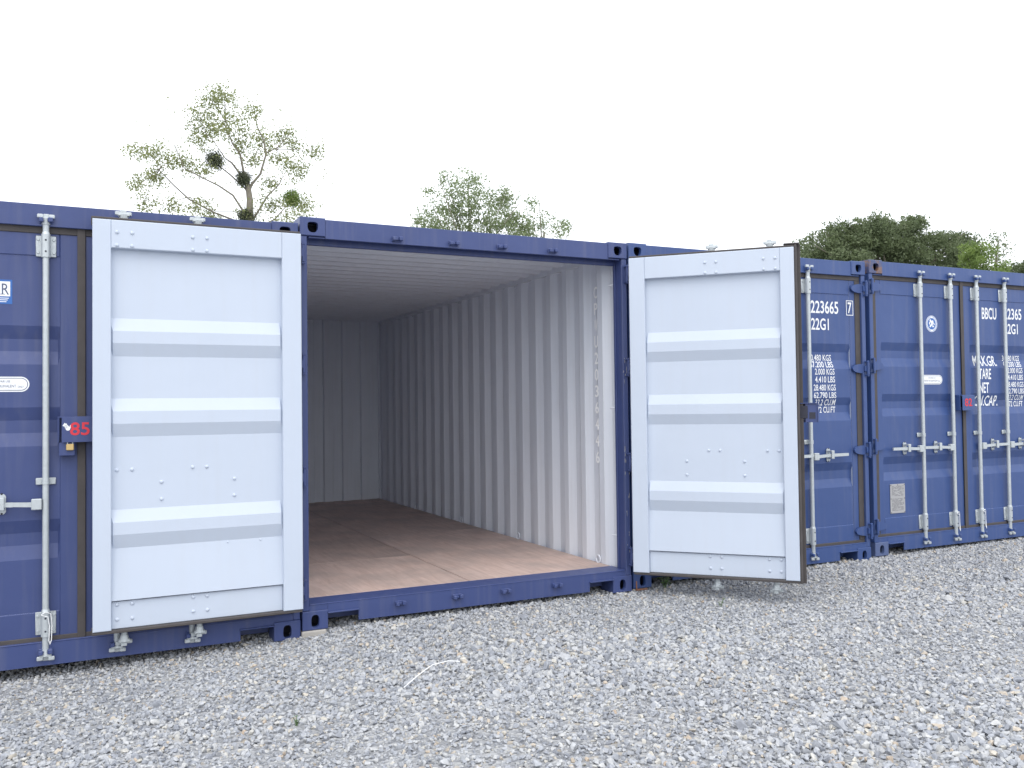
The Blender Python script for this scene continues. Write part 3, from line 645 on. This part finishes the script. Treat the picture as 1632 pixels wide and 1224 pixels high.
fit_text(ld1, 'lettering', 'R', x1-0.050, x1-0.016, z0+0.052, z1-0.022, M['ink'], lambda x, z: YP-0.0026)
b = MB(); b.add([(x1-0.09, YP-0.0026, z0+0.052), (x1-0.035, YP-0.0026, z0+0.052), (x1-0.035, YP-0.0026, z0+0.055), (x1-0.09, YP-0.0026, z0+0.055)], [(0, 1, 2, 3)]); b.build('sticker_line', M['ink'], ld1, recalc=False)
# round emblem
b = MB(); ex, ez = 0.822-PINX, 2.054
def disc(r0, r1, y, sx=1.0):
    n_ = 32; v = [(ex+r*math.cos(2*math.pi*i/n_)*sx, y, ez+r*math.sin(2*math.pi*i/n_)) for r in (r0, r1) for i in range(n_)]
    b.add(v, [(i, (i+1) % n_, n_+(i+1) % n_, n_+i) for i in range(n_)])
disc(0.0001, 0.076, YP-0.0012); b.m = 1; disc(0.0001, 0.053, YP-0.0017); disc(0.069, 0.072, YP-0.0017)
for i in range(30):
    if i in (7, 8, 22, 23): continue
    t = 2*math.pi*i/30; q = [(ex+r*math.cos(t+a_), YP-0.0017, ez+r*math.sin(t+a_)) for r, a_ in ((0.057, -0.05), (0.066, -0.04), (0.066, 0.04), (0.057, 0.05))]; b.add(q, [(0, 1, 2, 3)])
b.m = 0; rr = random.Random(5)
for (px, pz, sx, sz, an) in ((-0.012, 0.022, 0.012, 0.020, 0.5), (0.012, 0.018, 0.014, 0.018, -0.4), (0.002, -0.004, 0.020, 0.016, 0.8), (-0.016, -0.018, 0.010, 0.016, -0.7), (0.018, -0.024, 0.014, 0.009, 0.2), (-0.028, 0.004, 0.008, 0.014, 0.1), (0.030, -0.002, 0.007, 0.013, 0.3)):
    o = []
    for i in range(10):
        t = 2*math.pi*i/10; k = rr.uniform(0.7, 1.15); u_, w_ = sx*k*math.cos(t), sz*k*math.sin(t)
        o.append((ex+px+u_*math.cos(an)-w_*math.sin(an), YP-0.0022, ez+pz+u_*math.sin(an)+w_*math.cos(an)))
    b.add(o, [tuple(range(10))])
b.build('round_emblem', [M['letter'], M['decalblue']], ld3, recalc=False)
# data plate with rows of fine print
b = MB(); px0, px1, pz0, pz1 = 0.236-PINX, 0.420-PINX, 0.354, 0.612; b.box(px0, px1, YP-0.006, YP-0.001, pz0, pz1, 0.0012); b.m = 1
rr = random.Random(9); z = pz1-0.022
while z > pz0+0.018:
    if abs(z-(pz0+pz1)/2-0.012) > 0.012:
        x = px0+0.018
        while x < px1-0.03:
            w = rr.uniform(0.012, 0.045); w = min(w, px1-0.016-x)
            if rr.random() < 0.8: b.add([(x, YP-0.0065, z), (x+w, YP-0.0065, z), (x+w, YP-0.0065, z+0.0042), (x, YP-0.0065, z+0.0042)], [(0, 1, 2, 3)])
            x += w+0.006
    z -= 0.0092
for x in (px0+0.008, (px0+px1)/2, px1-0.008):
    for z in (pz0+0.008, (pz0+pz1)/2, pz1-0.008):
        if not (x == (px0+px1)/2 and z != pz1-0.008): b.cyl((x, YP-0.0055, z), (x, YP-0.0085, z), 0.005, 8)
b.build('data_plate', [M['plate'], M['engr']], ld3, recalc=False)

# concrete pad under the open container's near corner
cb = MB(); cb.box(-0.005, 0.150, -0.012, 0.30, -0.075, -0.0015, 0.006)
tag(cb.build('concrete_pad', M['concrete']), 'small concrete pad under the open container\'s near bottom corner', 'pad')

# rusty bracket leaning at the bottom of the next container's corner
b = MB(); b.box(-0.012, -0.004, -0.012, -0.004, 0.0, 0.07, 0.001); b.box(-0.0035, 0.085, -0.014, -0.004, 0.0, 0.012, 0.001)
o = b.build('rusty_bracket', paint('orange_rust', (0.30, 0.13, 0.06), (0.22, 0.09, 0.05), waves=0.6)); o.location = (2.478, -0.004, 0.002)
tag(o, 'thin rusty orange angle bracket at the foot of the half hidden container', 'bracket')

# white strap on the gravel
b = MB(); sp = [(0.215, -1.292), (0.314, -1.220), (0.431, -1.132), (0.529, -1.106), (0.592, -1.113)]; zz = (0.020, 0.034, 0.04, 0.036, 0.024); mid = []
for i in range(len(sp)-1):
    for t in (0, 0.34, 0.67):
        x = sp[i][0]*(1-t)+sp[i+1][0]*t; y = sp[i][1]*(1-t)+sp[i+1][1]*t; mid.append((x, y, float(ground_z(x, y))+zz[i]*(1-t)+zz[i+1]*t))
mid.append((*sp[-1], float(ground_z(*sp[-1]))+zz[-1]))
b.tube(mid, 0.0027, 6); tag(b.build('plastic_strap', M['plastic'], smooth=True), 'thin white plastic strap curling over the gravel', 'strap')

# ------------------------------------------------------------------ weeds
def weed(x, y, h, nleaf, seed, label, wide=0.4):
    r = random.Random(seed); z = float(ground_z(x, y)); t = thing('weed', label, 'weed', (x, y, z))
    st = MB(); lf = MB()
    for i in range(max(3, nleaf//4)):
        a = r.uniform(0, 6.28); k = r.uniform(0.5, 1.0)*h; top = Vector((math.cos(a)*wide*k, math.sin(a)*wide*k, k)); mid_ = top*0.5+Vector((0, 0, 0.08*k))
        st.tube([(0, 0, -0.01), mid_, top], [0.0025, 0.002, 0.001], 5)
        for j in range(4):
            p = (mid_ if j < 2 else top)*r.uniform(0.75, 1.0); an = r.uniform(0, 6.28); L = h*r.uniform(0.18, 0.36); w = L*0.32
            d = Vector((math.cos(an), math.sin(an), r.uniform(0.0, 0.7))).normalized(); sd = d.cross(Vector((0, 0, 1))).normalized()
            lf.add([p, p+d*L*0.5+sd*w, p+d*L-Vector((0, 0, 0.15*L)), p+d*L*0.5-sd*w], [(0, 1, 2), (0, 2, 3)])
    st.build('stem', M['weed'], t); lf.build('foliage', M['weed'], t, recalc=False)
weed(2.70, -0.045, 0.125, 30, 1, 'leafy green weed growing at the foot of the half hidden container')
weed(2.69, -0.70, 0.06, 12, 2, 'tiny green weed in the gravel below the open right door')
weed(-0.345, -1.42, 0.05, 10, 3, 'tiny green sprout alone in the gravel before the folded left door')

# ------------------------------------------------------------------ trees
def leaves(mb, clumps, count, size, y, ydep, seed, spread=None, tuft=7):
    """leaf faces gathered into small tufts spread through each clump (x, z, half-width, half-height)"""
    r = np.random.default_rng(seed); area = np.array([c[2]*c[3] for c in clumps])**0.75; area = area/area.sum(); V = []; F = []
    for c, w in zip(clumps, area):
        k = max(3, int(count*w/tuft)); yc = y+r.uniform(-ydep, ydep)
        for _ in range(k):
            d = r.normal(size=3); d /= np.linalg.norm(d); d *= r.random()**0.42*1.12
            p = np.array([c[0]+d[0]*c[2], yc+d[1]*max(c[2], c[3]), c[1]+d[2]*c[3]])
            for _ in range(tuft):
                q = r.normal(size=3)
                q = p+q*size*1.5 if spread is None else p+q/np.linalg.norm(q)*spread*r.uniform(0.55, 1.0)*np.array([1, 1, 0.72])
                a = r.normal(size=3); a /= np.linalg.norm(a); b_ = np.cross(a, r.normal(size=3)); b_ /= np.linalg.norm(b_)
                L = size*r.uniform(0.7, 1.5); wd = L*r.uniform(0.35, 0.6); o = len(V)
                V += [q-a*L*0.5, q+b_*wd*0.5, q+a*L*0.5, q-b_*wd*0.5]; F.append((o, o+1, o+2, o+3))
    mb.add(V, F)
def limb(mb, pts, r0, r1, y, dy, n=7):
    k = len(pts); mb.tube([(p[0], y+dy*i/(k-1), p[1]) for i, p in enumerate(pts)], [r0+(r1-r0)*i/(k-1) for i in range(k)], n)

# tall thin-leaved tree with dark balls in its branches
T1 = thing('deciduous_tree', 'thin airy tree with dark round clumps in its bare limbs, behind the folded left door', 'tree', (2.35, 16, 0))
mb = MB(); Y = 16
limb(mb, [(2.45, -0.2), (2.40, 3.0), (2.37, 5.91), (2.38, 6.38), (2.34, 6.71), (2.24, 7.03)], 0.12, 0.05, Y, 0.0, 10)
limb(mb, [(2.24, 7.03), (2.17, 7.48), (2.01, 7.73), (1.85, 8.17), (1.87, 8.70)], 0.030, 0.007, Y, 0.3)
limb(mb, [(2.36, 6.60), (2.42, 6.75), (2.61, 7.0), (2.73, 7.45), (2.68, 7.78), (2.52, 8.09), (2.45, 8.4)], 0.038, 0.006, Y, -0.3)
limb(mb, [(2.37, 5.6), (2.32, 5.91), (1.97, 6.41), (1.63, 6.59), (1.23, 6.73), (0.86, 6.88), (0.65, 7.37)], 0.030, 0.008, Y, -0.5)
limb(mb, [(2.38, 5.4), (2.09, 5.86), (1.59, 6.04), (1.04, 6.32), (0.71, 6.64), (0.42, 6.96), (0.30, 7.14)], 0.028, 0.008, Y, 0.5)
limb(mb, [(2.35, 6.5), (2.29, 6.64), (1.94, 6.96), (1.75, 7.11), (1.54, 7.28), (1.30, 7.6)], 0.025, 0.006, Y, 0.2)
limb(mb, [(2.22, 6.9), (1.95, 7.2), (1.80, 7.25), (1.45, 7.7)], 0.03, 0.006, Y, -0.3)
limb(mb, [(2.39, 5.8), (2.77, 6.48), (3.04, 6.78), (3.10, 6.95)], 0.028, 0.006, Y, -0.3)
limb(mb, [(2.40, 5.6), (3.0, 6.0), (3.23, 6.29), (3.67, 6.77)], 0.024, 0.005, Y, 0.4)
limb(mb, [(2.73, 7.50), (3.01, 7.65), (3.28, 7.99)], 0.02, 0.006, Y-0.15, -0.3)
CL1 = [(0.01, 7.36, 0.34, 0.11), (0.3, 6.73, 0.26, 0.2), (1.29, 7.9, 0.31, 0.26), (1.23, 8.29, 0.28, 0.11), (1.95, 7.99, 0.34, 0.31), (1.79, 8.76, 0.26, 0.17), (2.75, 7.92, 0.31, 0.26), (3.21, 8.05, 0.2, 0.17), (2.49, 7.39, 0.14, 0.14), (3.14, 7.5, 0.17, 0.11), (3.92, 7.69, 0.17, 0.14), (0.86, 7.08, 0.26, 0.2), (1.25, 6.08, 0.2, 0.13), (2.26, 7.76, 0.14, 0.17), (2.43, 8.38, 0.14, 0.14), (2.8, 6.22, 0.31, 0.17), (3.74, 6.44, 0.26, 0.26), (0.06, 6.17, 0.17, 0.14), (0.65, 6.09, 0.2, 0.11), (3.51, 7.91, 0.17, 0.11), (1.66, 8.18, 0.26, 0.17), (-0.08, 6.47, 0.17, 0.14), (2.87, 6.83, 0.17, 0.11), (1.29, 6.93, 0.2, 0.11), (1.53, 6.01, 0.17, 0.1), (2.29, 6.01, 0.2, 0.11), (1.5, 8.55, 0.3, 0.2), (3.5, 7.3, 0.3, 0.25), (0.4, 7.2, 0.3, 0.2), (1.1, 5.6, 0.6, 0.4), (3.3, 5.6, 0.7, 0.4)]
rr = random.Random(21)
for c in CL1[:27]:      # twigs from the nearest limb point into every clump
    px = min([(2.24, 7.03), (2.01, 7.73), (2.68, 7.78), (0.86, 6.88), (1.23, 6.73), (0.42, 6.96), (1.04, 6.32), (1.54, 7.28), (3.04, 6.78), (3.23, 6.29), (3.01, 7.65), (1.59, 6.04), (1.85, 8.17), (1.45, 7.7)], key=lambda q: (q[0]-c[0])**2+(q[1]-c[1])**2)
    limb(mb, [px, ((px[0]+c[0])/2+rr.uniform(-.05, .05), (px[1]+c[1])/2+0.05), (c[0], c[1]), (c[0]+rr.uniform(-.2, .2), c[1]+0.12)], 0.010, 0.003, Y, rr.uniform(-.4, .4), 5)
mb.v = [(x-2.35, y-16, z) for x, y, z in mb.v]; mb.build('trunk', M['bark'], T1, smooth=True)
mb = MB(); leaves(mb, [(a-2.35, b_, w*1.15, h*1.25) for a, b_, w, h in CL1], 14500, 0.058, 0, 0.5, 31, 0.17, 12); leaves(mb, [(-0.25, 7.3, 2.1, 1.35)], 1500, 0.052, 0, 0.2, 32, tuft=3)
mb.build('crown', M['leaf1'], T1, recalc=False)
for (x, z, r_, lab) in ((1.58, 7.24, 0.185, 'large dark round mistletoe ball left of the airy tree\'s trunk'), (2.24, 6.86, 0.135, 'dark mistletoe clump sitting in the fork of the airy tree'), (3.37, 6.50, 0.17, 'green mistletoe clump low on the airy tree\'s right limbs'), (2.30, 5.96, 0.16, 'mistletoe clump on the airy tree just above the container roof')):
    mb = MB(); leaves(mb, [(0, 0, r_*0.92, r_*0.92)], 3200, 0.034, 0, 0, int(x*100), tuft=4)
    o = mb.build('mistletoe', M['mist'] if x < 3 else M['leaf4'], recalc=False); o.location = (x, 16.0, z); tag(o, lab, 'mistletoe', 'mistletoe in the airy tree')

def clump_tree(name, label, base, y, clumps, count, size, mat, seed, trunk_r=0.2, tuft=7, ydep=0.6, group=None, drop=0.0, shrink=1.0, spread=None):
    t = thing(name, label, 'tree', (base, y, 0), 0, group); r = random.Random(seed); mb = MB()
    zt = max(c[1] for c in clumps); zl = min(c[1]-c[3] for c in clumps)
    mb.tube([(0, 0, -0.3), (0.05, 0, zl*0.5), (0, 0, zl), (r.uniform(-.2, .2), 0, (zl+zt)/2)], [trunk_r, trunk_r*0.8, trunk_r*0.6, trunk_r*0.25], 9)
    for c in clumps:
        p = Vector((0, 0, zl*r.uniform(0.8, 1.0))); q = Vector((c[0]-base, r.uniform(-ydep, ydep), c[1]+c[3]*0.6)); m_ = p.lerp(q, 0.5)+Vector((0, 0, 0.15))
        mb.tube([p, m_, q], [trunk_r*0.22, trunk_r*0.10, 0.010], 6)
    mb.build('trunk', M['bark'], t, smooth=True)
    mb = MB(); leaves(mb, [(c[0]-base, c[1]-drop, c[2]*shrink, c[3]*shrink) for c in clumps], count, size, 0, ydep, seed, spread, tuft); mb.build('crown', mat, t, recalc=False)
    return t
CL2 = [(9.21, 7.68, 0.36, 0.49), (9.96, 8.06, 0.4, 0.8), (9.89, 9.11, 0.13, 0.22), (10.3, 8.48, 0.4, 0.89), (10.77, 8.52, 0.22, 0.76), (10.82, 9.12, 0.13, 0.22), (10.55, 7.79, 0.53, 0.53), (11.15, 7.68, 0.36, 0.4), (11.6, 8.4, 0.27, 0.53), (11.86, 8.55, 0.31, 0.36), (12.3, 8.06, 0.4, 0.49), (11.67, 7.56, 0.49, 0.27), (12.61, 7.72, 0.4, 0.44), (9.43, 8.75, 0.11, 0.18), (9.58, 7.48, 0.53, 0.27), (10.6, 6.8, 1.2, 0.7), (12.0, 6.7, 0.9, 0.7)]
CL2b = [(13.22, 8.63, 0.18, 0.36), (13.26, 7.85, 0.27, 0.53), (13.67, 7.97, 0.22, 0.44), (14.24, 7.76, 0.31, 0.4), (14.67, 7.97, 0.11, 0.22), (13.6, 7.0, 0.7, 0.5), (12.95, 7.6, 0.3, 0.5)]
clump_tree('deciduous_tree', 'pale green feathery tree rising above the middle of the open container roof', 10.7, 22, CL2, 14500, 0.080, M['leaf2'], 41, 0.18, 14, spread=0.24)
clump_tree('deciduous_tree', 'thin sparse pale tree just right of the pale feathery tree', 13.5, 22, CL2b, 2800, 0.080, M['leaf2'], 42, 0.12, 10, spread=0.18)
CL3 = [(26.03, 7.64, 0.61, 0.44), (27.17, 8.28, 0.92, 0.59), (28.25, 8.86, 0.92, 0.59), (29.44, 9.17, 1.02, 0.44), (30.66, 9.27, 0.81, 0.44), (29.02, 8.34, 1.32, 0.66), (30.63, 8.38, 1.22, 0.73), (32.02, 9.38, 0.61, 0.44), (32.77, 9.59, 0.41, 0.37), (32.32, 8.73, 1.12, 0.59), (33.84, 8.84, 0.92, 0.51), (34.73, 8.98, 0.61, 0.37), (35.4, 8.83, 0.51, 0.37), (34.37, 8.26, 1.32, 0.51), (27.63, 7.67, 1.22, 0.44), (31.65, 7.93, 1.53, 0.51), (35.5, 9.1, 0.35, 0.22), (33.58, 7.75, 1.22, 0.29), (28.5, 7.0, 2.2, 0.7), (32.0, 7.0, 2.4, 0.7), (35.3, 7.5, 1.0, 0.8), (29.6, 8.7, 1.2, 0.6), (28.0, 8.0, 1.1, 0.6), (33.0, 8.2, 1.2, 0.6), (31.4, 9.0, 0.9, 0.5)]
clump_tree('oak_tree', 'broad dense dark green tree behind the containers at the right', 31.0, 22, CL3, 62000, 0.115, M['leaf3'], 43, 0.45, 60, 0.5, drop=0.20, shrink=0.88, spread=0.36)
clump_tree('deciduous_tree', 'small bright lime green tree at the right edge of the dense dark tree', 28.5, 16, [(28.21, 6.56, 0.62, 0.60), (28.67, 6.45, 0.50, 0.55), (29.22, 6.25, 0.5, 0.25), (28.25, 6.95, 0.25, 0.33), (28.4, 5.6, 0.9, 0.7), (29.6, 5.9, 0.5, 0.4)], 8000, 0.085, M['leaf4'], 44, 0.15, 50, 0.4, shrink=0.85, spread=0.22)
clump_tree('deciduous_tree', 'dark low tree crown at the far right edge above the last container', 40.6, 22, [(40.0, 7.6, 0.8, 0.5), (41.0, 7.8, 1.0, 0.6), (40.4, 6.9, 1.4, 0.6)], 5000, 0.12, M['leaf3'], 45, 0.25, 60, 0.6, shrink=0.85, spread=0.3)
clump_tree('deciduous_tree', 'almost leafless tree at the far right edge of the sky', 39.4, 23, [(39.9, 9.5, 0.5, 0.25), (39.3, 9.25, 0.35, 0.3), (40.4, 9.0, 0.4, 0.3), (39.0, 8.5, 0.3, 0.25), (40.0, 8.5, 0.5, 0.3)], 420, 0.13, M['leaf3'], 46, 0.10, 5, 0.5)
